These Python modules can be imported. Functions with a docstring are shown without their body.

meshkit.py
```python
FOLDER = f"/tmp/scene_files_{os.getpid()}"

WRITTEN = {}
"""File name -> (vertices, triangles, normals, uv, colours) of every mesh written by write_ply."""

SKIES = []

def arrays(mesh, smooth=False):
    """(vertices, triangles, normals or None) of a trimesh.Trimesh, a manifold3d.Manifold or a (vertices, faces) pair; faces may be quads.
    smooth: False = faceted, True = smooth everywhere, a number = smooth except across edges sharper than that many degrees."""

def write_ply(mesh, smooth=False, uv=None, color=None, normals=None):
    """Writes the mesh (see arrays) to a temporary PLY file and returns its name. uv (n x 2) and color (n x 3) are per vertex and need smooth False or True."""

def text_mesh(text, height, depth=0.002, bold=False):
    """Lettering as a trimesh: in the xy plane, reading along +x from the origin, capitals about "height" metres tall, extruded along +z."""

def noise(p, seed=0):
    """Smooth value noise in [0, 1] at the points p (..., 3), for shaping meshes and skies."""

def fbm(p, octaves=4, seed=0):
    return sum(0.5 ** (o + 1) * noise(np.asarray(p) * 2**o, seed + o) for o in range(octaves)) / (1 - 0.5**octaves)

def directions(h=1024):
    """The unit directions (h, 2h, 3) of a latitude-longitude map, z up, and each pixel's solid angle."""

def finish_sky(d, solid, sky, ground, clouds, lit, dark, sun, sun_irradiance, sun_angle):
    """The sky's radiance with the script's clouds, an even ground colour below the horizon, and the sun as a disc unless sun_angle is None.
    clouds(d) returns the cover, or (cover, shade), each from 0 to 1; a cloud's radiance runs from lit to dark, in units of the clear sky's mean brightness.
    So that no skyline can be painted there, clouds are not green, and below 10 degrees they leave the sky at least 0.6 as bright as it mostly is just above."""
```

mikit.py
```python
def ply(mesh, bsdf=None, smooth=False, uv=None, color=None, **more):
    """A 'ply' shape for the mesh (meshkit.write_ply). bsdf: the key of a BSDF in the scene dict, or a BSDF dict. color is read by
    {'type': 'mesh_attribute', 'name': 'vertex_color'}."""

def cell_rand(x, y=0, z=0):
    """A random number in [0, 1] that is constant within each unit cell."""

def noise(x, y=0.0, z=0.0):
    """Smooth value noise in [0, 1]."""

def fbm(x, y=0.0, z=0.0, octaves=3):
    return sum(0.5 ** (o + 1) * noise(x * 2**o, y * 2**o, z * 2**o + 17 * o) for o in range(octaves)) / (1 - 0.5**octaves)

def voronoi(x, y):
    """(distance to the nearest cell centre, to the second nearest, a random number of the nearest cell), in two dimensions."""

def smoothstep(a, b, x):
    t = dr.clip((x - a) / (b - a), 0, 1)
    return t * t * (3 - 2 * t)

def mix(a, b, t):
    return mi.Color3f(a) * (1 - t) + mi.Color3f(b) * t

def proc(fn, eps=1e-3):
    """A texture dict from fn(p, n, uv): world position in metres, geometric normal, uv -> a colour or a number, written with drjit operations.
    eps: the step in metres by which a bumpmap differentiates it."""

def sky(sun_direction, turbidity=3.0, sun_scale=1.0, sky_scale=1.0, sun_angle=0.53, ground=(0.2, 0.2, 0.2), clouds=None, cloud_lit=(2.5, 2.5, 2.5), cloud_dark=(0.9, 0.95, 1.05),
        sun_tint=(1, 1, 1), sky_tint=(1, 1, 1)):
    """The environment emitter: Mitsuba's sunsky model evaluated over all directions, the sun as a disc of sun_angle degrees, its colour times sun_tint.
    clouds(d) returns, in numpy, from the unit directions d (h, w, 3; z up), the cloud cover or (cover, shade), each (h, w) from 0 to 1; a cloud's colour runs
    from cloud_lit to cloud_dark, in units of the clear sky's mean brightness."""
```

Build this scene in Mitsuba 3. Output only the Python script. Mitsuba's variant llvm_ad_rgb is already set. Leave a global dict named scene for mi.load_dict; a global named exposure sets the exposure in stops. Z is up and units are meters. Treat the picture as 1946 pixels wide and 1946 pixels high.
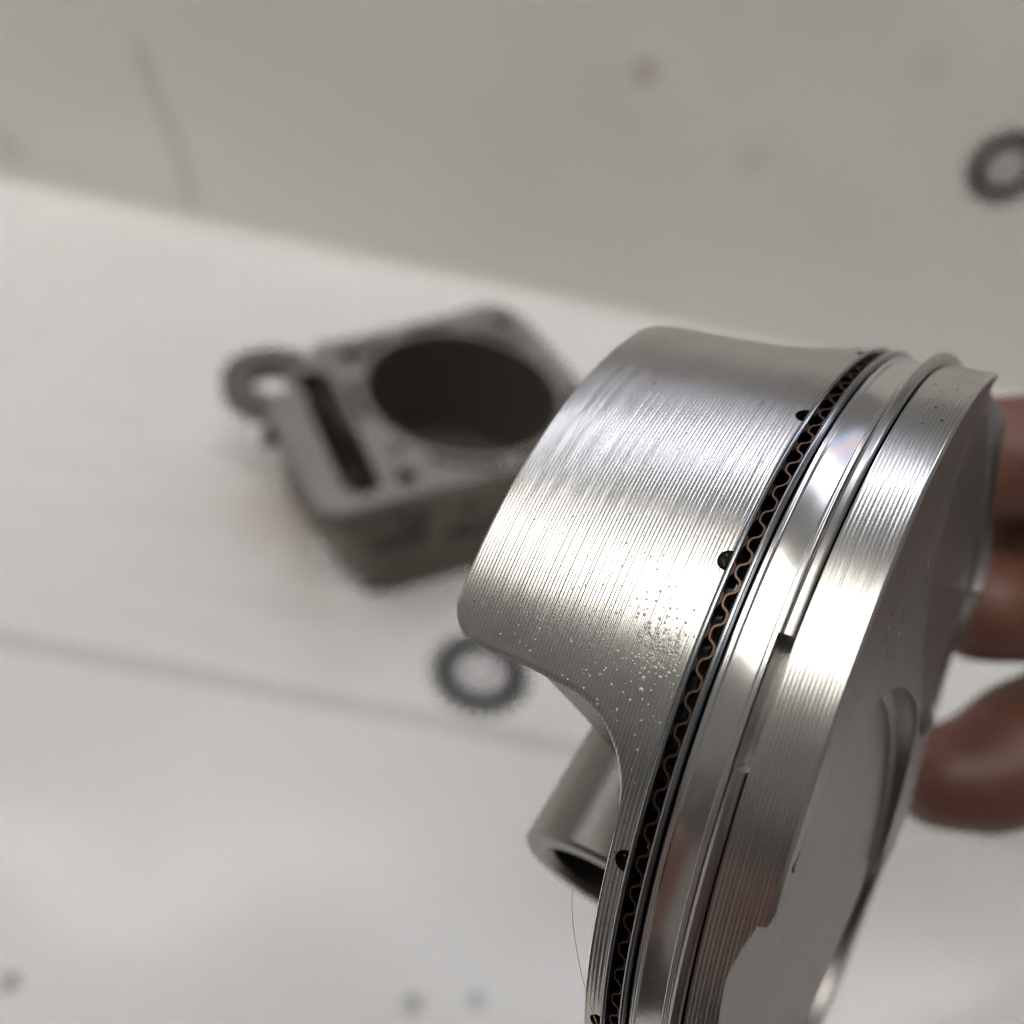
import math, random
import numpy as np, trimesh, drjit as dr
import mitsuba as mi, mikit, meshkit
import manifold3d as m3
from mikit import noise, fbm, smoothstep, mix, voronoi

# All lengths below are written for a 96 mm piston and scaled by K to the real 77 mm one.
K = 0.802
T = mi.ScalarTransform4f
scene, labels = {}, {}
exposure = 0.0
rng = np.random.default_rng(7)

# ------------------------------------------------------------------ camera
H = 0.383                                         # height of the lens above the table
RIGHT = np.array([0.97236992, 0.23344536, 0.0])   # in the order x right, y down, z forward: rows of world = M @ cam
M = np.array([[0.97236992, 0.23344536, 0.0], [0.15980435, -0.66563301, 0.72896863], [0.17017435, -0.70882717, -0.68454711]])
CAM = np.array([0, 0, H]) * K
FWD, UP = M[:, 2], -M[:, 1]
scene['camera'] = {'type': 'thinlens', 'fov': 54.24, 'fov_axis': 'x', 'near_clip': 0.005, 'far_clip': 50.0,
                   'aperture_radius': 0.00095, 'focus_distance': 0.0905 * K,
                   'to_world': T().look_at(origin=CAM.tolist(), target=(CAM + FWD).tolist(), up=UP.tolist())}

# ------------------------------------------------------------------ light: lamps out of frame, some of them added
def lamp(name, centre, ux, uy, color, label):
    """One-sided flat lamp, emitting downwards / along -cross(ux, uy)."""
    c, ux, uy = (np.asarray(a, float) for a in (centre, ux, uy))
    n = -np.cross(ux, uy)
    n /= np.linalg.norm(n)
    v = np.array([c - ux - uy, c - ux + uy, c + ux + uy, c + ux - uy]) * K
    scene[name] = mikit.ply((v, np.array([[0, 1, 2], [0, 2, 3]])), {'type': 'diffuse', 'reflectance': {'type': 'rgb', 'value': [.5, .5, .5]}},
                            emitter={'type': 'area', 'radiance': {'type': 'rgb', 'value': list(color)}})
    labels[name] = {'label': label, 'category': 'lamp'}

lamp('ceiling_lamp', (-1.42, -0.05, 2.1), (.80, 0, 0.0), (0, 0.47, 0.0), (3.4, 3.3, 3.0), 'wide warm white ceiling panel lamp left above the bench')
lamp('ceiling_lamp_001', (.12, -.5, 2.3), (.5, 0, 0.0), (0, 0.4, 0.0), (6.0, 5.8, 5.45), 'added warm white panel overhead that brightens wall and table')  # added fill, lifts the brightness of wall and table
lamp('tube_lamp', (0.0, 0.61, 1.0), (1.0, 0.045, 0), (0, 0.04, 0), (5.2, 5.35, 5.9), 'long cool white tube lamp hanging above the back panel')
for i_, c_ in enumerate(((1.8, 2.3, 3.6), (3.5, 2.5, 1.7), (1.6, 2.3, 3.8), (3.5, 2.6, 1.9), (1.5, 2.3, 3.8), (3.3, 2.4, 1.7), (1.7, 2.3, 3.5))):  # added tinted strips, imitating blue and peach iridescence on the metal
    lamp('added_tint_rack__tube' + (f'_{i_:03d}' if i_ else ''), (-.16 - .095 * i_, 1.62, 1.75), (.047, 0, 0), (0, .66, 0), tuple(.27 * q for q in c_), '')
for k_ in [k for k in labels if k.startswith('added_tint_rack__')]:
    del labels[k_]
labels['added_tint_rack'] = {'label': 'added rack of cool and warm strips that lays iridescent bands on the piston', 'category': 'lamp'}
scene['room_light'] = {'type': 'constant', 'radiance': {'type': 'rgb', 'value': [0.135, 0.129, 0.121]}}

# ------------------------------------------------------------------ materials
def principled(name, color, rough, metal=0.0, spec=0.5, bump=None, **more):
    c = color if isinstance(color, dict) else {'type': 'rgb', 'value': list(color)}
    r = rough if isinstance(rough, dict) else float(rough)
    b = {'type': 'principled', 'base_color': c, 'roughness': r, 'metallic': float(metal), 'specular': spec, **more}
    if bump:
        b = {'type': 'bumpmap', 'scale': 1.0, 'arbitrary': mikit.proc(bump[0], eps=bump[1]), 'bsdf': b}
    scene[name] = {'type': 'twosided', 'bsdf': b}

C0 = np.array([0.05134539, 0.07527676, 0.28610511])   # middle of the crown
AX = np.array([0.87281925, -0.39660316, 0.28441605])  # towards the crown
XL = np.array([-0.37144424, -0.1618185, 0.91424502])  # thrust side
YL = np.array([-0.31656867, -0.90361535, -0.28855426])
L2W = np.stack([XL, YL, AX], 1)

def local(p):
    q = [(p[i] - float(C0[i] * K)) * (1000.0 / K) for i in range(3)]
    return [q[0] * float(a[0]) + q[1] * float(a[1]) + q[2] * float(a[2]) for a in (XL, YL, AX)]

def alu(p, n, uv):
    x, y, z = local(p)
    a = dr.atan2(y, x) * 48
    cloud = fbm(a * .12, z * .12, 3.1)
    q = dr.select(z > -6, (z + .3) / (4.85 / 13), dr.select(z > -14.6, (z + 13.0) / (1.6 / 4), (z + 14.6) / (21.75 / 60)))
    q = q - dr.floor(q)
    oil = (1 - dr.square(2 * q - 1)) * (.35 + .65 * fbm(a * .07, z * .5, 33))  # valleys of the tool marks darkened in the colour, for line contrast
    fine = noise(a * .9, z * 3.2, 8)
    base = mix((.80, .79, .765), (.90, .89, .87), cloud)
    grime = smoothstep(.55, .8, fbm(a * .35, z * .35, 21))
    c = base * (.98 + .03 * fine)
    return mix(c, (.62, .57, .50), .22 * grime) * (1 - .30 * oil)

def alu_rough(p, n, uv):
    x, y, z = local(p)
    a = dr.atan2(y, x) * 48
    return .20 + .03 * fbm(a * .1, z * .2, 9)

principled('machined_aluminium', mikit.proc(alu), mikit.proc(alu_rough), 1.0)
principled('polished_aluminium', (.90, .89, .88), .16, 1.0)
def crown_c(p, n, uv):
    x, y, z = local(p)
    g = fbm(x * .12, y * .12, z * .2 + 4)
    f = noise(x * 1.7, y * 1.7, z * 1.7)
    return mix((.29, .275, .266), (.37, .355, .346), .6 * g + .4 * f)
principled('milled_aluminium', mikit.proc(crown_c), .38, 1.0)
principled('cast_aluminium_inside', (.30, .287, .265), .33, 1.0)
principled('groove_metal', (.38, .37, .35), .4, 1.0)
principled('blued_steel', (.42, .44, .475), .2, 1.0)
principled('ring_steel', (.52, .51, .505), .22, 1.0)
principled('copper_spring', (.13, .085, .062), .38, 1.0)
principled('shade_black', (.02, .02, .02), .5, 0.3)  # near black, puts the shade of holes into the colour

def put(key, mesh, bsdf, smooth=False, frame=True, **lab):
    """mesh in millimetres in the piston's own axes (frame) or in metres in the world."""
    v, f, *_ = meshkit.arrays(mesh)
    v = (C0 + (v / 1000.0) @ L2W.T) * K if frame else np.asarray(v) * K
    scene[key] = mikit.ply((v, f), bsdf, smooth)
    if lab:
        labels[key] = lab

def lathe(polylines, seg=720, a0=0.0, a1=360.0, centre=(0, 0)):
    """Surface of revolution about z; a list of (r, z) polylines, hard edges between them. Drawn so that r to the left of travel is inside for falling z."""
    full = abs(a1 - a0 - 360) < 1e-6
    n = seg if full else seg + 1
    th = np.radians(np.linspace(a0, a1, seg + 1))[:n]
    V, F, at = [], [], 0
    for pl in polylines:
        pl = np.asarray(pl, float)
        m = len(pl)
        V.append(np.stack([pl[:, None, 0] * np.cos(th) + centre[0], pl[:, None, 0] * np.sin(th) + centre[1], np.repeat(pl[:, 1:2], n, 1)], -1).reshape(-1, 3))
        i, j = np.meshgrid(np.arange(m - 1), np.arange(seg), indexing='ij')
        j2 = (j + 1) % n
        a, b, c, d = i * n + j, i * n + j2, (i + 1) * n + j2, (i + 1) * n + j
        F.append(np.stack([a, d, c, b], -1).reshape(-1, 4) + at)
        at += m * n
    return np.vstack(V), np.vstack(F)

def scallops(z0, z1, r, pitch=.36, depth=.019, k=6, seed=1):
    """Outline of a turned surface from z0 down to z1: shallow tool marks."""
    g = np.random.default_rng(seed)
    n = max(1, int(round((z0 - z1) / pitch)))
    e = np.linspace(z0, z1, n + 1)
    out = []
    for i in range(n):
        d = depth * g.uniform(.65, 1.35)
        u = np.linspace(0, 1, k, endpoint=False)
        out += list(zip(r - d * (1 - (2 * u - 1) ** 2), e[i] + (e[i + 1] - e[i]) * u))
    return out + [(r, z1)]

R = 48.0
# ------------------------------------------------------------------ piston: crown with dome and valve pockets
scene_piston = 'piston'
labels['piston'] = {'label': 'shiny aluminium engine piston with turned skirt and ring grooves, held in a hand', 'category': 'piston'}

def man(mesh):
    v, f, *_ = meshkit.arrays(mesh)
    t = trimesh.Trimesh(v, f, process=True)
    t.merge_vertices(digits_vertex=5)
    return m3.Manifold(m3.Mesh(np.asarray(t.vertices, np.float32), np.asarray(t.faces, np.uint32)))

land = [(47.75, -.25)] + scallops(-.3, -5.15, 47.8, seed=3, k=5)
prof = [[(0, 0), (47.5, 0)] + land + [(44.2, -5.2), (44.2, -6.2), (0, -6.2)]]
v, f = lathe(prof, 900)
top = man((v, f))
if top.volume() < 0:
    top = man((v, f[:, ::-1]))

def dome():
    x = np.linspace(-38, 38, 77); y = np.linspace(-44, 44, 89)
    X, Y = np.meshgrid(x, y, indexing='ij')
    z = np.minimum(np.minimum(2.8 + 0 * X, (37 - abs(X)) * .13), np.minimum((44 - abs(Y)) * .35, (46.3 - np.hypot(X, Y)) * .4))
    z = np.minimum(z, 2.8)
    z = np.where(z < 0, -1.0, z)
    n0, n1 = X.shape
    top_ = np.stack([X, Y, z], -1).reshape(-1, 3)
    bot = np.stack([X, Y, np.full_like(X, -1.5)], -1).reshape(-1, 3)
    i, j = np.meshgrid(np.arange(n0 - 1), np.arange(n1 - 1), indexing='ij')
    a = (i * n1 + j).ravel(); b = a + n1; c = b + 1; d = a + 1
    F = [np.stack([a, b, c, d], -1), np.stack([a, d, c, b], -1) + n0 * n1]
    def side(idx):
        p, q = idx[:-1], idx[1:]
        return np.stack([p, p + n0 * n1, q + n0 * n1, q], -1)
    e = np.arange(n0 * n1).reshape(n0, n1)
    F += [side(e[0][::-1])[:, ::-1], side(e[-1])[:, ::-1], side(e[:, 0])[:, ::-1], side(e[:, -1][::-1])[:, ::-1]]
    t = trimesh.Trimesh(np.vstack([top_, bot]), meshkit.arrays((np.vstack([top_, bot]), np.vstack(F)))[1], process=True)
    trimesh.repair.fix_normals(t)
    return man(t)

top = top + (dome() ^ m3.Manifold.cylinder(10, 46.4, 46.4, 180).translate([0, 0, -1.4]))
for sx, r, cx, cy, zf, s in ((1, 22.85, 14.0, 22.3, -2.0, .11), (-1, 18.5, 18.0, 20.5, -1.8, .16)):
    for sy in (-1, 1):
        # cutter: steep inner wall, softer run-out towards the rim
        draft = m3.Manifold.revolve(m3.CrossSection([[(0, .12), (r - 2.1, .12), (r - 1.0, .55), (r, 2.25), (r, 30), (0, 30)]]), 180)
        core = m3.Manifold.revolve(m3.CrossSection([[(0, 0), (r - 2.2, 0), (r - 1.2, .5), (r - .9, 2.0), (r - .9, 30.5), (0, 30.5)]]), 180)
        ang = math.degrees(math.atan(s))
        out = m3.Manifold.cube([60, 90, 80], True).translate([46.5, 0, 20]).rotate([0, 0, math.degrees(math.atan2(sy * cy, sx * cx))])
        cyl = (draft ^ out) + core
        cut = cyl.rotate([-sy * 2.2, sx * ang, 0]).translate([0, 0, 0])
        # floor passes z = zf at |x| = 26
        zc = zf + (26 - cx) * s
        top = top - cut.translate([sx * cx, sy * cy, zc])
tv, tf, *_ = meshkit.arrays(top)
tn = np.cross(tv[tf[:, 1]] - tv[tf[:, 0]], tv[tf[:, 2]] - tv[tf[:, 0]])
tn /= np.maximum(np.linalg.norm(tn, axis=1, keepdims=True), 1e-12)
tc = tv[tf].mean(1)
rad = (np.hypot(tv[:, 0], tv[:, 1])[tf] > 47.4).all(1) & ((tn[:, :2] * tc[:, :2]).sum(1) / np.hypot(tc[:, 0], tc[:, 1]) > .5)
def submesh(v, f):
    u, inv = np.unique(f, return_inverse=True)
    return v[u], inv.reshape(-1, 3)
put('piston__top_land', submesh(tv, tf[rad]), 'machined_aluminium', True, label='turned top land with a notch where a valve pocket cuts the rim')
put('piston__crown', submesh(tv, tf[~rad]), 'milled_aluminium', False, label='milled crown with shallow dome and valve pockets')

def burrs():
    g = np.random.default_rng(21)
    V, F, at = [], [], 0
    for line, n in ((((44, -9), (36, -7), (32, -4.8)), 26), (((45, -.6), (37.6, -.6), (33.7, 1.8), (31.4, 6.6)), 60), (((39, 4.3), (34.7, 6.6)), 22)):
        L = np.array(line, float)
        for _ in range(n):
            t = g.uniform(0, len(L) - 1.001); i = int(t)
            p = L[i] + (L[i + 1] - L[i]) * (t - i) + g.normal(0, .35, 2)
            d = L[i + 1] - L[i]; d /= np.linalg.norm(d)
            a = g.normal(0, .5); d = np.array([d[0] * math.cos(a) - d[1] * math.sin(a), d[0] * math.sin(a) + d[1] * math.cos(a)])
            w = np.array([-d[1], d[0]]); l = g.uniform(.3, 1.2); b = g.uniform(.04, .10); h = g.uniform(.04, .13)
            z0 = max(0, min(2.8, (37 - abs(p[0])) * .13)) - .03
            q = [(*(p - d * l / 2), z0), (*(p + w * b), z0), (*(p + d * l / 2), z0), (*(p - w * b), z0), (*(p + d * g.uniform(-.2, .2) * l), z0 + h)]
            V += q; F += [[at, at + 1, at + 4], [at + 1, at + 2, at + 4], [at + 2, at + 3, at + 4], [at + 3, at, at + 4]]; at += 5
    return np.array(V), np.array(F)
put('piston__burrs', burrs(), 'milled_aluminium', False, label='ragged bright cutter burrs on the crown', kind='stuff')
# core of the grooves
put('piston__groove_floor', lathe([[(44.0, -5.8), (44.0, -12.9)]], 360), 'groove_metal', True, label='bare floor of the ring grooves')
# second land with its polished relief groove
z2 = [(44.0, -6.55), (47.45, -6.55)]
p2 = [z2, [(47.45, -6.55), (47.7, -6.7)], scallops(-6.7, -7.1, 47.75, seed=5, pitch=.2, depth=.012), [(47.75, -7.1), (47.4, -7.3)],
      [(47.4 - .03 * math.sin(math.pi * t), -7.3 - 2.35 * t) for t in np.linspace(0, 1, 9)],
      [(47.4, -9.65), (47.7, -9.78)], scallops(-9.78, -10.2, 47.75, seed=6, pitch=.21, depth=.012), [(47.75, -10.2), (47.5, -10.36)], [(47.5, -10.36), (44, -10.36)]]
put('piston__second_land', lathe(p2, 720), 'polished_aluminium', True, label='polished second land with shallow relief groove')
# lower band below the oil ring, with drain holes
lb = [(43.5, -12.92), (47.75, -12.92), (47.9, -13.0)] + scallops(-13.0, -14.6, 47.93, seed=8, pitch=.36, k=5) + [(47.85, -14.7), (43.5, -14.72)]
band = man(lathe([lb + [lb[0]]], 720))
if band.volume() < 0:
    v, f = lathe([lb + [lb[0]]], 720)
    band = man((v, f[:, ::-1]))
HOLES = [-34.5, -11.5, 11.0, 44.5, 67.0, 113, 136, 169, 191, 224, 247, 292]
for a in HOLES:
    hcyl = m3.Manifold.cylinder(8, 1.0, 1.0, 40).rotate([0, 90, 0]).translate([42, 0, -13.05]).rotate([0, 0, a])
    band = band - hcyl
put('piston__lower_band', band, 'machined_aluminium', 24, label='narrow band under the oil ring with drain holes')
put('piston__under_crown', lathe([[(0, -14.0), (43.7, -14.0)], [(43.7, -14.0), (43.7, -11)]], 180), 'shade_black', True)

# ------------------------------------------------------------------ skirts
CUT = np.array([(-36.75, 24.6), (-36.3, 26.5), (-35.6, 27.8), (-34.6, 28.7), (-33.4, 29.2), (-31, 29.3), (-28.4, 29.3), (-25, 29.55), (-21.8, 29.9), (-19.3, 31), (-17.1, 33.3), (-15.6, 36.2),
                (-14.85, 39.5), (-14.6, 44.0)])
from scipy.interpolate import PchipInterpolator
cutf = PchipInterpolator(CUT[:, 0], CUT[:, 1])

def skirt_mesh(sign, seed):
    outline = scallops(-14.6, -36.35, 47.93, seed=seed, k=6) + [(47.80, -36.62), (47.45, -36.75)]
    ol = np.array(outline)
    z = ol[:, 1]
    wall = 2.3
    nt = 150
    t = np.linspace(-1, 1, nt)
    hang = cutf(z)
    phi = np.radians(hang[:, None] * t[None, :])
    # a slight roll-off at the cut edges
    drop = 0.12 * np.clip((abs(t) - .985) / .015, 0, 1) ** 2
    rr = ol[:, 0][:, None] - drop[None, :]
    O = np.stack([rr * np.cos(phi), rr * np.sin(phi), np.repeat(z[:, None], nt, 1)], -1)
    zi = np.linspace(-14.6, -36.75, 60)
    ph2 = np.radians(cutf(zi)[:, None] * t[None, :])
    ri = (47.9 - wall) * np.ones_like(ph2)
    I = np.stack([ri * np.cos(ph2), ri * np.sin(ph2), np.repeat(zi[:, None], nt, 1)], -1)
    V, F, at = [], [], 0
    def grid(G, flip=False):
        nonlocal at
        m, n, _ = G.shape
        i, j = np.meshgrid(np.arange(m - 1), np.arange(n - 1), indexing='ij')
        a = i * n + j
        q = np.stack([a, a + n, a + n + 1, a + 1], -1).reshape(-1, 4)
        V.append(G.reshape(-1, 3)); F.append((q[:, ::-1] if flip else q) + at); at += m * n
    grid(O); grid(I, True)
    def edge(zs, side):
        p = np.radians(cutf(zs)) * side
        ro, r2 = 47.8, 47.9 - wall
        G = np.stack([np.stack([rad * np.cos(p), rad * np.sin(p), zs], -1) for rad in np.linspace(ro, r2, 3)], 1)
        return G
    zs = np.linspace(-14.6, -36.75, 120)
    grid(edge(zs, 1)); grid(edge(zs, -1), True)
    p = np.radians(cutf(-36.75)) * t
    grid(np.stack([np.stack([rad * np.cos(p), rad * np.sin(p), np.full(nt, -36.75)], -1) for rad in (47.45, 45.6)], 0))
    v = np.vstack(V); f = np.vstack(F)
    if sign < 0:
        v = v * [-1, -1, 1]
    return v, f

put('piston__skirt', skirt_mesh(1, 11), 'machined_aluminium', True, label='near skirt, finely turned and speckled with oil, catching two lights')
put('piston__skirt_001', skirt_mesh(-1, 12), 'machined_aluminium', True, label='far skirt hidden behind the crown')

# pin bosses and the side walls that carry them
for i, s in enumerate((1, -1)):
    outer = m3.Manifold.cylinder(18, 10.6, 11.2, 96).translate([0, 0, 10]) + m3.Manifold.cylinder(.5, 11.2, 10.7, 96).translate([0, 0, 28])
    hole = m3.Manifold.cylinder(40, 7.6, 7.6, 96)
    cham = m3.Manifold.cylinder(1.0, 7.5, 8.5, 96).translate([0, 0, 27.6])
    web = m3.Manifold.cube([17, 10, 13], True).translate([0, -7, 16.5])
    boss = (outer + web) - hole - cham
    boss = boss.rotate([-90, 0, 0])                      # the pin's axis along y; +y of the web turns into -z
    boss = boss.translate([0, 0, -24.0])
    if s < 0:
        boss = boss.rotate([0, 0, 180])
    put('piston__pin_hole_shade' + ('' if i == 0 else '_001'), lathe([[(0, 0), (7.58, 0)]], 64) if False else (lambda q: (np.stack([q[0][:, 0], s * (16.0 + q[0][:, 2]), q[0][:, 1] - 24.0], -1), q[1]))(lathe([[(0, 0), (7.58, 0), (7.58, 9)]], 64)), 'shade_black', False, label='black plug standing in for the shade inside the pin hole')  # black cup set in the hole, in place of its shade
    put('piston__pin_boss' + ('' if i == 0 else '_001'), boss, 'cast_aluminium_inside', 30, label='round boss with a dark wrist pin hole' if s > 0 else 'round boss on the hidden side')
    # wall: a plate between the skirts, its lower edge arched
    pts = [(-41.5, -14.4), (41.5, -14.4), (41.5, -33)] + [(38 - 76 * t, -33 + 13.5 * math.sin(math.pi * t) ** .8) for t in np.linspace(0, 1, 24)] + [(-41.5, -33)]
    import shapely.geometry as sg
    pw = trimesh.creation.extrude_polygon(sg.Polygon(pts), 3.0)
    vv = np.array(pw.vertices)
    vv = np.stack([vv[:, 0], s * (17.0 + vv[:, 2]), vv[:, 1]], -1)
    put('piston__side_wall' + ('' if i == 0 else '_001'), (vv, np.array(pw.faces)), 'cast_aluminium_inside', 30)

# ------------------------------------------------------------------ rings
def arc_ring(profile, a0, a1, seg, centre=(0, 0)):
    """closed ring section (r, z) swept from a0 to a1 with end caps"""
    pr = np.asarray(profile, float)
    pls = [[pr[k], pr[(k + 1) % len(pr)]] for k in range(len(pr))]
    v, f = lathe(pls, seg, a0, a1, centre)
    caps = []
    for a in (a0, a1):
        t = math.radians(a)
        c = np.stack([pr[:, 0] * math.cos(t) + centre[0], pr[:, 0] * math.sin(t) + centre[1], pr[:, 1]], -1)
        base = len(v)
        v = np.vstack([v, c])
        caps += [[base, base + k, base + k + 1, base + k + 1] for k in range(1, len(pr) - 1)]
    return v, np.vstack([f, caps])

gap = 23.7
cr = (-1.9 * math.cos(math.radians(gap)), -1.9 * math.sin(math.radians(gap)))
sec = [(45.9, -5.38), (49.55, -5.38), (49.75, -5.52), (49.78, -5.7), (49.78, -6.2), (49.7, -6.38), (49.55, -6.5), (45.9, -6.5)]
put('piston__compression_ring', arc_ring(sec, gap + 7.0, gap + 353.2, 480, cr), 'ring_steel', True, label='sprung open steel top ring with a wide end gap')
for i, z in enumerate((-10.55, -12.35)):
    sec = [(45.2, z), (48.1, z), (48.24, z - .06), (48.32, z - .16), (48.34, z - .27), (48.32, z - .38), (48.24, z - .48), (48.1, z - .54), (45.2, z - .54)]
    v, f = lathe([sec, [sec[-1], sec[0]]], 720)
    put('piston__oil_rail' + ('' if i == 0 else '_001'), (v, f), 'blued_steel', True, label='thin dark oil ring rail next to the ' + ('second land' if i == 0 else 'skirt'))

def expander():
    """crimped copper ribbon between the rails, seen on its edge"""
    N = 100
    per = 20
    n = N * per
    u = np.arange(n) / per
    w = np.sin(2 * np.pi * u)
    z = -11.74 - .42 * np.tanh(1.25 * w) / math.tanh(1.25)
    a = 2 * np.pi * u / N + -.0012 * np.sin(4 * np.pi * u) + .0025 * np.sin(2 * np.pi * u / 5.3)
    s = a * 47.0
    P = np.stack([s, z], -1)
    d = np.roll(P, -1, 0) - np.roll(P, 1, 0)
    d[:, 0] = (d[:, 0] + 147.65) % 295.31 - 147.65
    d /= np.linalg.norm(d, axis=1, keepdims=True)
    nn = np.stack([-d[:, 1], d[:, 0]], -1) * .105
    rows = []
    for off, rad in ((-1, 44.6), (-1, 47.6), (1, 47.6), (1, 44.6)):
        q = P + nn * off
        al = q[:, 0] / 47.0
        rows.append(np.stack([rad * np.cos(al), rad * np.sin(al), q[:, 1]], -1))
    V, F = [], []
    i = np.arange(n); j = (i + 1) % n
    for k in range(4):
        b = len(V) * n
        V += [rows[k], rows[(k + 1) % 4]]
        F.append(np.stack([b + i, b + n + i, b + n + j, b + j], -1))
    return np.vstack(V), np.vstack(F)
put('piston__oil_expander', expander(), 'copper_spring', True, label='wavy copper coloured spring strip between the two oil rails')

# ------------------------------------------------------------------ oil beads, grit and the hair
ico = trimesh.creation.icosphere(subdivisions=1)
def beads(spots):
    V, F, at = [], [], 0
    for phi, z, r, h in spots:
        a = math.radians(phi)
        n = np.array([math.cos(a), math.sin(a), 0]); t = np.array([-math.sin(a), math.cos(a), 0])
        q = ico.vertices
        V.append(n * 47.9 + np.array([0, 0, z]) + r * (q[:, :1] * t + q[:, 1:2] * [0, 0, 1] * 1.0 + q[:, 2:] * n * h))
        F.append(ico.faces + at); at += len(q)
    return np.vstack(V), np.vstack(F)
sp = []
def in_skirt(p, z):
    return -36.5 < z < -13.2 and abs(p) < (float(cutf(min(z, -14.61))) - .4 if z < -14.6 else 60)
def scatter(n, p0, sp_, z0, sz, r0, r1):
    for _ in range(n):
        p, z = rng.normal(p0, sp_), rng.normal(z0, sz)
        if in_skirt(p, z):
            sp.append((p, z, r0 + (r1 - r0) * rng.random() ** 2.2, .45))
scatter(170, 22.5, 1.8, -15.9, 1.1, .08, .24)
scatter(260, 22.0, 4.5, -17.5, 3.5, .05, .16)
scatter(420, 16.0, 9.0, -24.0, 6.5, .04, .12)
scatter(260, 27.0, 6.0, -20.0, 6.5, .05, .13)
scatter(220, 3.0, 8.0, -26.0, 6.0, .035, .10)
put('oil_droplets', beads(sp), 'oil_bead', True, label='tiny pale oil droplets beaded over the near piston skirt', category='droplets', kind='stuff')
scene['oil_bead'] = {'type': 'principled', 'base_color': {'type': 'rgb', 'value': [.52, .50, .45]}, 'roughness': .3, 'metallic': .3, 'specular': .6}

sp = []
for n, p0, s0, z0, sz in ((24, -22, 5, -2.5, 1.2), (34, 50, 12, -13.9, .5), (14, 8, 14, -24, 7), (10, 26, 3, -35, 1)):
    for _ in range(n):
        p, z = rng.normal(p0, s0), rng.normal(z0, sz)
        if -4.9 < z < -.4 or in_skirt(p, z):
            sp.append((p, z, .04 + .1 * rng.random() ** 2, .5))
sp.append((-11.2, -29.2, .2, .5))
put('grit', beads(sp), 'grit_dark', True, label='dark grit specks stuck to the near skirt and top land', category='grit', kind='stuff')
scene['grit_dark'] = {'type': 'diffuse', 'reflectance': {'type': 'rgb', 'value': [.10, .075, .055]}}

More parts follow.
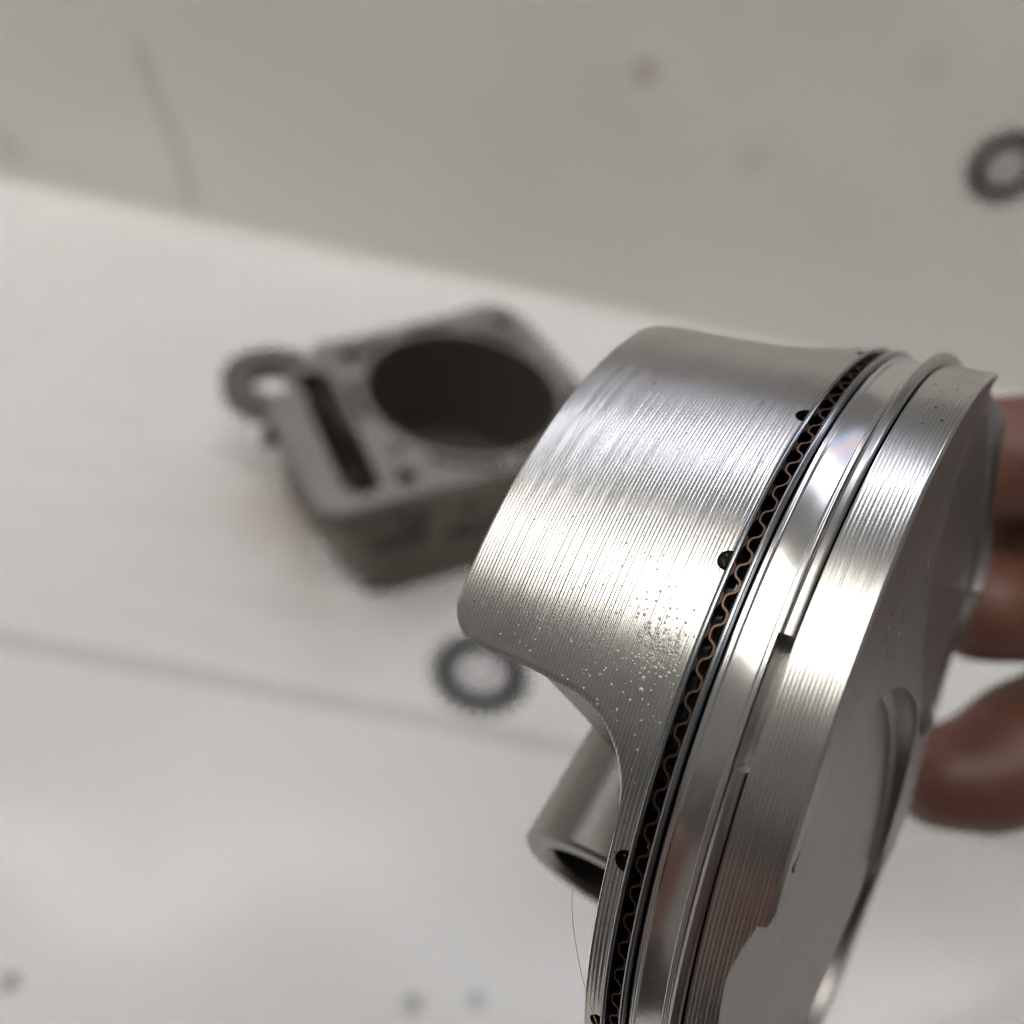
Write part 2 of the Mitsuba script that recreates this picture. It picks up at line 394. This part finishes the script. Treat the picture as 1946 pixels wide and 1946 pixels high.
def tube(points, radii, n=8):
    P = np.asarray(points, float); radii = np.broadcast_to(radii, len(P))
    d = np.gradient(P, axis=0); d /= np.linalg.norm(d, axis=1, keepdims=True)
    ref = np.array([.3, .5, .81]); V = []
    for p, t, r in zip(P, d, radii):
        a = np.cross(t, ref); a /= np.linalg.norm(a); b = np.cross(t, a)
        th = np.linspace(0, 2 * np.pi, n, endpoint=False)
        V.append(p + r * (np.cos(th)[:, None] * a + np.sin(th)[:, None] * b))
    m = len(P); i, j = np.meshgrid(np.arange(m - 1), np.arange(n), indexing='ij'); j2 = (j + 1) % n
    F = np.stack([i * n + j, i * n + j2, (i + 1) * n + j2, (i + 1) * n + j], -1).reshape(-1, 4)
    return np.vstack(V), F

def on_band(p, z, lift):
    a = math.radians(p); r = 47.9 + lift
    return (r * math.cos(a), r * math.sin(a), z)
hk = [on_band(50.5, -17.6, -.6), on_band(56, -16.2, .3), on_band(61.5, -14.4, .7), on_band(65.5, -13.0, .8), on_band(69.5, -11.6, .7), on_band(73, -10.9, .6), on_band(76, -10.6, .5)]
from scipy.interpolate import CubicSpline
tt = np.linspace(0, len(hk) - 1, 60)
put('hair_strand', tube(CubicSpline(np.arange(len(hk)), np.array(hk))(tt), .038, 6), 'hair_pale', True, label='single fine pale hair lying across the oil rails low on the piston', category='hair')
scene['hair_pale'] = {'type': 'principled', 'base_color': {'type': 'rgb', 'value': [.55, .42, .28]}, 'roughness': .35}

# ------------------------------------------------------------------ table sheet and back panel, printed white sheet
W0 = np.array([-0.392, 0.6145]); WE = np.array([0.99899109, 0.04490877]); WN = np.array([-0.04490877, 0.99899109])
RC = 0.013                                                     # radius of the fold between the two
def sheet_point(s, t):
    """s along the wall line, t < 0 on the table (distance to the wall line), t > 0 up the wall; rounded in between."""
    q = RC * math.pi / 4
    t = np.asarray(t, float)
    back = np.where(t < -q, t + q - RC, np.where(t > q, 0, -RC + RC * np.sin((t + q) / (2 * q) * math.pi / 2)))
    up = np.where(t < -q, 0, np.where(t > q, t - q + RC, RC - RC * np.cos((t + q) / (2 * q) * math.pi / 2)))
    return np.stack([W0[0] + WE[0] * s + WN[0] * back, W0[1] + WE[1] * s + WN[1] * back, up + 0 * s], -1)

def wob(x, y, seed):
    g = np.random.default_rng(seed); o = 0
    for k in range(14):
        fx, fy = g.normal(0, 1, 2); L = g.uniform(.05, .28); ph = g.uniform(0, 6.28); nrm = math.hypot(fx, fy)
        o = o + L * .004 * np.sin(2 * np.pi * (fx * x + fy * y) / nrm / L + ph)
    return o

def sheet(s0, s1, tvals, ns, seed, amp=1.0):
    s = np.linspace(s0, s1, ns)
    S, Tt = np.meshgrid(s, tvals, indexing='ij')
    P = sheet_point(S, Tt)
    d = amp * wob(S, Tt, seed) * np.clip((abs(Tt) - .02) / .05, 0, 1) * .5
    wall = Tt > 0
    P[..., 2] += np.where(wall, 0, d)
    P[..., 0] += np.where(wall, -WN[0] * d, 0); P[..., 1] += np.where(wall, -WN[1] * d, 0)
    return P

def grid_mesh(P):
    m, n, _ = P.shape
    i, j = np.meshgrid(np.arange(m - 1), np.arange(n - 1), indexing='ij')
    a = i * n + j
    return P.reshape(-1, 3), np.stack([a, a + n, a + n + 1, a + 1], -1).reshape(-1, 4)

q0 = RC * math.pi / 4
P = sheet(-1.0, 1.5, np.concatenate([np.linspace(-.85, -.03, 165), np.linspace(-.028, 0, 16)]), 320, 4)
put('tabletop', grid_mesh(P), 'sheet_white', True, frame=False, kind='structure', label='white printed sheet covering the workbench, slightly creased')
P = sheet(-1.0, 1.5, np.concatenate([np.linspace(0, .028, 16), np.linspace(.03, .50, 100)]), 320, 5)
put('back_wall', grid_mesh(P), 'sheet_wall', True, frame=False, kind='structure', label='grey looking upright part of the white sheet behind the bench')

def lin(p):
    """coordinates along and across the wall line, in the unscaled metres"""
    x, y = p[0] / K - float(W0[0]), p[1] / K - float(W0[1])
    return x * float(WE[0]) + y * float(WE[1]), x * float(WN[0]) + y * float(WN[1])

def soft_spot(a, b, a0, b0, r, s=.35):
    return 1 - smoothstep(r * (1 - s), r * (1 + s), dr.sqrt((a - a0) ** 2 + (b - b0) ** 2))

def sheet_c(p, n, uv):
    s, t = lin(p)
    c = mix((.70, .688, .676), (.755, .744, .732), fbm(s * 9, t * 9, 1))
    scuff = smoothstep(.62, .72, noise(s * 14, t * 90, 6)) * smoothstep(.5, .7, noise(s * 6, t * 6, 12))
    c = mix(c, (.56, .55, .535), .14 * scuff)
    # printed grey stripe across the bench
    tl = t + .3707 - .004 * (s - .3)
    stripe = smoothstep(-.0065, -.0035, tl) * (1 - smoothstep(.0035, .0065, tl))
    c = mix(c, (.50, .49, .475), .62 * stripe)
    for x, y, r, k in ((-.1306, .1161, .0036, .75), (.0067, .1412, .0042, .6), (.0292, .1473, .0040, .5)):
        a = (x - W0[0]) * WE[0] + (y - W0[1]) * WE[1]; b = (x - W0[0]) * WN[0] + (y - W0[1]) * WN[1]
        c = mix(c, (.28, .27, .26), k * soft_spot(s, t, float(a), float(b), r))
    smear = soft_spot(s, t, .262, -.262, .022, .9)
    return mix(c, (.66, .52, .50), .4 * smear)

def wall_c(p, n, uv):
    s, t = lin(p)
    z = p[2] / K
    c = mix((.76, .745, .715), (.81, .795, .765), fbm(s * 7, z * 7, 3))
    c = mix(c, (.46, .30, .29), .45 * soft_spot(s, z, .4084, .1703, .0085, .5))
    c = mix(c, (.45, .44, .42), .25 * soft_spot(s, z, .49, .1343, .009, .7))
    c = mix(c, (.45, .44, .42), .2 * soft_spot(s, z, .5704, .2092, .011, .7))
    # fold in the sheet, its shade painted as a faint darker line
    xm = .0935 + .028 * smoothstep(.13, .02, z) 
    m = (1 - smoothstep(.002, .011, dr.abs(s - xm))) * smoothstep(.0, .03, z) * (1 - smoothstep(.11, .135, z))
    c = mix(c, (.45, .44, .415), .35 * m)
    return mix(c, (.42, .41, .39), .35 * soft_spot(s, z, -.006, .03, .012, .8))

principled('sheet_white', mikit.proc(sheet_c), .19, 0.0, .5)
principled('sheet_wall', mikit.proc(wall_c), .45, 0.0, .4)

def gear_print(cs, ct, r, rot=0.0, wall=False):
    """thin printed ring with teeth and a pale printed middle"""
    out = []
    nt = 24
    for i in range(nt * 8):
        a = 2 * np.pi * i / (nt * 8) + rot
        ph = i % 8
        rr = r * (1.20 if ph in (2, 3, 4, 5) else .94)
        out.append((rr * math.cos(a), rr * math.sin(a)))
    ring = sg.Polygon(out, [[(.60 * r * math.cos(a), .60 * r * math.sin(a)) for a in np.linspace(0, 2 * np.pi, 72, endpoint=False)]])
    mesh = trimesh.creation.extrude_polygon(ring, .0002)
    return place_print(mesh, cs, ct, wall)

def place_print(mesh, cs, ct, wall):
    v = np.array(mesh.vertices)
    if wall:
        base = np.array([W0[0] + WE[0] * cs, W0[1] + WE[1] * cs, ct])
        v = base + v[:, :1] * [WE[0], WE[1], 0] + v[:, 1:2] * [0, 0, 1] - (v[:, 2:] + .0004) * [WN[0], WN[1], 0]
    else:
        base = np.array([W0[0] + WE[0] * cs + WN[0] * ct, W0[1] + WE[1] * cs + WN[1] * ct, .0004])
        v = base + v[:, :1] * [WE[0], WE[1], 0] + v[:, 1:2] * [WN[0], WN[1], 0] + v[:, 2:] * [0, 0, 1]
    dd = .5 * wob(cs + mesh.vertices[:, 0], ct + mesh.vertices[:, 1], 5 if wall else 4)
    v = v + dd[:, None] * np.array([-WN[0], -WN[1], 0] if wall else [0, 0, 1])
    return v, np.array(mesh.faces)

def on_sheet(x, y):
    return (x - W0[0]) * WE[0] + (y - W0[1]) * WE[1], (x - W0[0]) * WN[0] + (y - W0[1]) * WN[1]
gs, gt = on_sheet(.0033, .2925)
put('tabletop__gear_print', gear_print(gs, gt, .0212), 'print_black', False, frame=False, label='black toothed ring printed on the bench sheet')
scene['print_black'] = {'type': 'principled', 'base_color': {'type': 'rgb', 'value': [.022, .021, .023]}, 'roughness': .5, 'specular': .15}
scene['print_grey'] = {'type': 'principled', 'base_color': {'type': 'rgb', 'value': [.42, .41, .42]}, 'roughness': .4}
put('back_wall__gear_print', gear_print(.6405, .1625, .0212, .05, True), 'print_black', False, frame=False, label='black toothed ring printed on the upright sheet')
def inner_print(cs, ct, r, wall):
    disc = sg.Point(0, 0).buffer(r * .52, 32)
    mark = sg.box(-.12 * r, -.2 * r, .10 * r, .26 * r)
    m = trimesh.util.concatenate([trimesh.creation.extrude_polygon(disc.difference(mark), .0002)])
    return place_print(m, cs, ct, wall)
put('tabletop__gear_centre_print', inner_print(gs, gt, .0212, False), 'print_grey', False, frame=False)
put('back_wall__gear_centre_print', inner_print(.6405, .1625, .0212, True), 'print_grey', False, frame=False)

# ------------------------------------------------------------------ engine cylinder standing on the bench
HB = 0.070
BC = np.array([-.039, .414])
e1 = np.array([.070, .056]); e1 /= np.linalg.norm(e1)        # along the front edge, to the right
e2 = np.array([-e1[1], e1[0]])                                # towards the back
def cyl_place(mesh):
    v, f, *_ = meshkit.arrays(mesh)
    v = v / 1000.0
    return np.stack([BC[0] + e1[0] * v[:, 0] + e2[0] * v[:, 1], BC[1] + e1[1] * v[:, 0] + e2[1] * v[:, 1], v[:, 2]], -1), f
def prism(poly, z0, z1):
    if poly.geom_type == 'MultiPolygon':
        return m3.Manifold.batch_boolean([prism(g, z0, z1) for g in poly.geoms], m3.OpType.Add)
    m = trimesh.creation.extrude_polygon(poly, z1 - z0)
    m.apply_translation([0, 0, z0])
    return m3.Manifold(m3.Mesh(np.asarray(m.vertices, np.float32), np.asarray(m.faces, np.uint32)))
def blk(x, y):
    d = np.array([x, y])
    return float(d @ e1) * 1000, float(d @ e2) * 1000
if True:
    corners = [blk(-.0355, -.1075), blk(-.0762, -.0643)]
    deck = sg.Polygon([(-93, -62), (-86, -68), (54, -62), (62, -54), (64, 52), (58, 62), (20, 70), (-30, 62), (-60, 52), (-92, 20)]).buffer(4, 16).buffer(-2)
    lug = sg.Point(*blk(-.0888, -.0224)).buffer(19, 32)
    lug_hole = sg.Point(*blk(-.0888, -.0224)).buffer(8.5, 32)
if True:
    deck = sg.Polygon([(-101, -57), (-95, -63), (52, -63), (62, -58), (66, -40), (66, 50), (60, 64), (50, 70), (30, 66), (-30, 60), (-58, 59), (-64, 50), (-100, 14)]).buffer(3, 16).buffer(-3)
    lug = sg.Polygon([(-104, 4), (-60, 20), (-62, 50)]).buffer(2).union(sg.Point(-85, 43).buffer(26.5, 48))
    bore = sg.Point(0, 0).buffer(51.2, 96)
    slot = sg.LineString([(-70, 28), (-77, -46)]).buffer(9, 24)
    bolt = [(-56, -50), (49, -50), (52, 52), (-45, 44)]
    holes = sg.MultiPoint([sg.Point(p) for p in bolt]).buffer(5.2, 24)
    small = sg.Point(-52, -31).buffer(3.2, 16)
    jack = [sg.Point(0, 0).buffer(59, 64).difference(sg.Point(0, 0).buffer(55.5, 64)).intersection(
        sg.Polygon([(0, 0), (90 * math.cos(a), 90 * math.sin(a)), (90 * math.cos(a + w / 2), 90 * math.sin(a + w / 2)), (90 * math.cos(a + w), 90 * math.sin(a + w))])) for a, w in ((3.95, .62), (4.75, .55), (5.5, .5), (.5, .5), (1.2, .5), (1.95, .4), (2.75, .5))]
    cut = holes.union(small)
    for j in jack:
        cut = cut.union(j.buffer(.4))
    dk = prism(deck, 59, 69.2)
    ch = prism(deck.buffer(-.8), 69.2, 70)
    dk = dk + ch
    # water jacket body, narrower than the deck and drawn in towards the base
    mid = deck.buffer(-5.5)
    low = sg.Polygon([(-79, -40), (-76, -48), (-70, -53), (-60, -56), (50, -56), (58, -48), (58, 50), (50, 56), (-50, 52), (-79, 30)]).buffer(3)
    pts = np.array([(x, y, 60) for x, y in mid.simplify(.3).exterior.coords] + [(x, y, 1) for x, y in low.simplify(.3).exterior.coords], float)
    body = m3.Manifold.hull_points(pts.tolist())
    base = prism(low.buffer(.6).simplify(.2), 0, 7)
    blk_ = dk + body + base
    blk_ = blk_ - prism(bore, -1, 80) - prism(slot, -1, 80) - prism(cut, 40, 80)
    # recesses cast into the front face
    for x0, x1, z0, z1 in ((-74, -46, 30, 52), (-34, 36, 24, 52)):
        r_ = m3.Manifold.cube([x1 - x0, 9, z1 - z0]).translate([x0, -63, z0])
        blk_ = blk_ - r_
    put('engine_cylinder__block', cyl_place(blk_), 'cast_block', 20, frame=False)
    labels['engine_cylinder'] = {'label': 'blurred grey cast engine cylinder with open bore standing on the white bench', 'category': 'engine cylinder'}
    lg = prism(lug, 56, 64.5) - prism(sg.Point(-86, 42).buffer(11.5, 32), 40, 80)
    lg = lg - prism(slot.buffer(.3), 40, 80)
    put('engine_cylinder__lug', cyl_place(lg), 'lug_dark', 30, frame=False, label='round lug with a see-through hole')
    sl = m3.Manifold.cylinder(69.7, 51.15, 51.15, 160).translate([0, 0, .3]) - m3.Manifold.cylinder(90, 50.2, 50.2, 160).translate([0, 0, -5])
    sl = sl + m3.Manifold.cylinder(1.0, 51.0, 51.0, 96).translate([0, 0, .3])  # added dark disc, hides the lit bench to keep the bore dark
    put('engine_cylinder__bore_liner_and_shade_disc', cyl_place(sl), 'liner_dark', 30, frame=False, label='dark honed lining of the bore, with an added dark disc closing its bottom')
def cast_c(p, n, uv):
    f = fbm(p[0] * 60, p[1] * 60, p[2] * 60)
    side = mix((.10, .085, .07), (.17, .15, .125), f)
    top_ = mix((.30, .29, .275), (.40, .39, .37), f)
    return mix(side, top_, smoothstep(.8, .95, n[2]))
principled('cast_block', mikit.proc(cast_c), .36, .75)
principled('lug_dark', (.15, .14, .125), .5, .6)
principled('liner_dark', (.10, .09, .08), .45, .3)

# ------------------------------------------------------------------ hand: one continuous skin, fingers curled behind the crown
def cam_pt(x, y, z):
    return M @ (np.array([x, y, z]) / 1000.0) + [0, 0, H]
FING = {
    'index': [((82, -9, 168), 10.4), ((101, -9.5, 173), 11.2), ((134, -10, 187), 11.6), ((186, 0, 216), 12)],
    'middle': [((84, 16.5, 178), 10.2), ((105, 17, 183), 10.8), ((136, 17, 197), 11.4), ((188, 22, 222), 12)],
    'ring': [((112, 30, 196), 8.2), ((122, 34, 214), 9.2), ((140, 36, 226), 10), ((190, 42, 228), 11.5)],
    'little': [((130, 48, 210), 7.4), ((142, 52, 224), 8.2), ((158, 56, 234), 9), ((192, 60, 232), 10.5)],
    'thumb': [((81, 49.5, 187), 9.8), ((88.5, 49.2, 188), 11.2), ((99, 45.0, 190), 13.4), ((126, 38, 200), 14.2), ((146, 36, 206), 14), ((186, 42, 232), 17)],
}
def ball(c, r):
    return m3.Manifold.sphere(r, 32).translate([float(a) for a in c])
def bone(a, ra, b, rb):
    return m3.Manifold.batch_hull([ball(a, ra), ball(b, rb)])
hand = None
for name, ch_ in FING.items():
    for (a, ra), (b, rb) in zip(ch_[:-1], ch_[1:]):
        p = bone(a, ra, b, rb)
        hand = p if hand is None else hand + p
hand = hand + bone((94, 4, 187), 9, (136, 3, 203), 11)
palm = m3.Manifold.batch_hull([ball(c, r) for c, r in (((188, 2, 217), 12), ((190, 40, 228), 13), ((192, 58, 232), 11), ((232, 18, 250), 15), ((234, 52, 258), 14))])
hand = hand + palm + m3.Manifold.batch_hull([ball((186, 42, 232), 17), ball((232, 46, 256), 15), ball((232, 22, 250), 14)])
hand = hand + bone((233, 34, 254), 21, (290, 44, 292), 24) + bone((290, 44, 292), 24, (380, 62, 350), 33)
hand = hand.refine_to_length(3.0)
hm = hand.to_mesh()
ht = trimesh.Trimesh(hm.vert_properties[:, :3], hm.tri_verts, process=True)
trimesh.smoothing.filter_taubin(ht, lamb=.5, nu=.53, iterations=14)
hv = np.array([cam_pt(*q) for q in ht.vertices])
scene['person__hand'] = mikit.ply((hv * K, np.array(ht.faces)), 'skin', True)
labels['person'] = {'label': 'bare hand pinching the far side of the piston between thumb and fingers', 'category': 'person'}
def skin_c(p, n, uv):
    f = fbm(p[0] * 160, p[1] * 160, p[2] * 160)
    g = noise(p[0] * 1500, p[1] * 1500, p[2] * 1500)
    return mix((.105, .040, .028), (.185, .080, .056), f) * (.93 + .14 * g)
principled('skin', mikit.proc(skin_c), .48, 0, .5)

# the photographer's jacket behind the lens: what the lower part of the piston mirrors
tor = m3.Manifold.batch_hull([ball(c, r) for c, r in (((-210, -480, 440), 75), ((230, -480, 440), 75), ((-190, -470, -200), 110), ((210, -470, -200), 110), ((0, -430, 150), 120))])
tor = tor + bone((-225, -470, 450), 72, (-370, -250, 470), 60) + bone((-370, -250, 470), 60, (-130, -160, 345), 36) + bone((240, -470, 440), 70, (370, -250, 230), 58) + ball((10, -400, 690), 95) + bone((10, -430, 600), 55, (10, -470, 500), 70)
tm = tor.refine_to_length(14).to_mesh()
tt_ = trimesh.Trimesh(tm.vert_properties[:, :3], tm.tri_verts, process=True)
trimesh.smoothing.filter_taubin(tt_, lamb=.5, nu=.53, iterations=12)
scene['person__jacket'] = mikit.ply((np.array(tt_.vertices) / 1000 * K, np.array(tt_.faces)), 'jacket_cloth', True)
principled('jacket_cloth', (.085, .072, .064), .8, 0, .3)
fist = m3.Manifold.batch_hull([ball(c, r) for c, r in (((-108, -140, 325), 28), ((-70, -125, 255), 17), ((-70, -125, 312), 17))])
for i_ in range(4):
    z_ = 236 + 25 * i_
    fist = fist + bone((-72, -124, z_ + 6), 11.5, (-32, -108, z_ + 3), 11) + bone((-32, -108, z_ + 3), 11, (14, -108, z_), 9.5)
fm = fist.refine_to_length(3).to_mesh()
ft = trimesh.Trimesh(fm.vert_properties[:, :3], fm.tri_verts, process=True)
trimesh.smoothing.filter_taubin(ft, lamb=.5, nu=.53, iterations=10)
scene['person__hand_001'] = mikit.ply((np.array(ft.vertices) / 1000 * K, np.array(ft.faces)), 'skin', True)
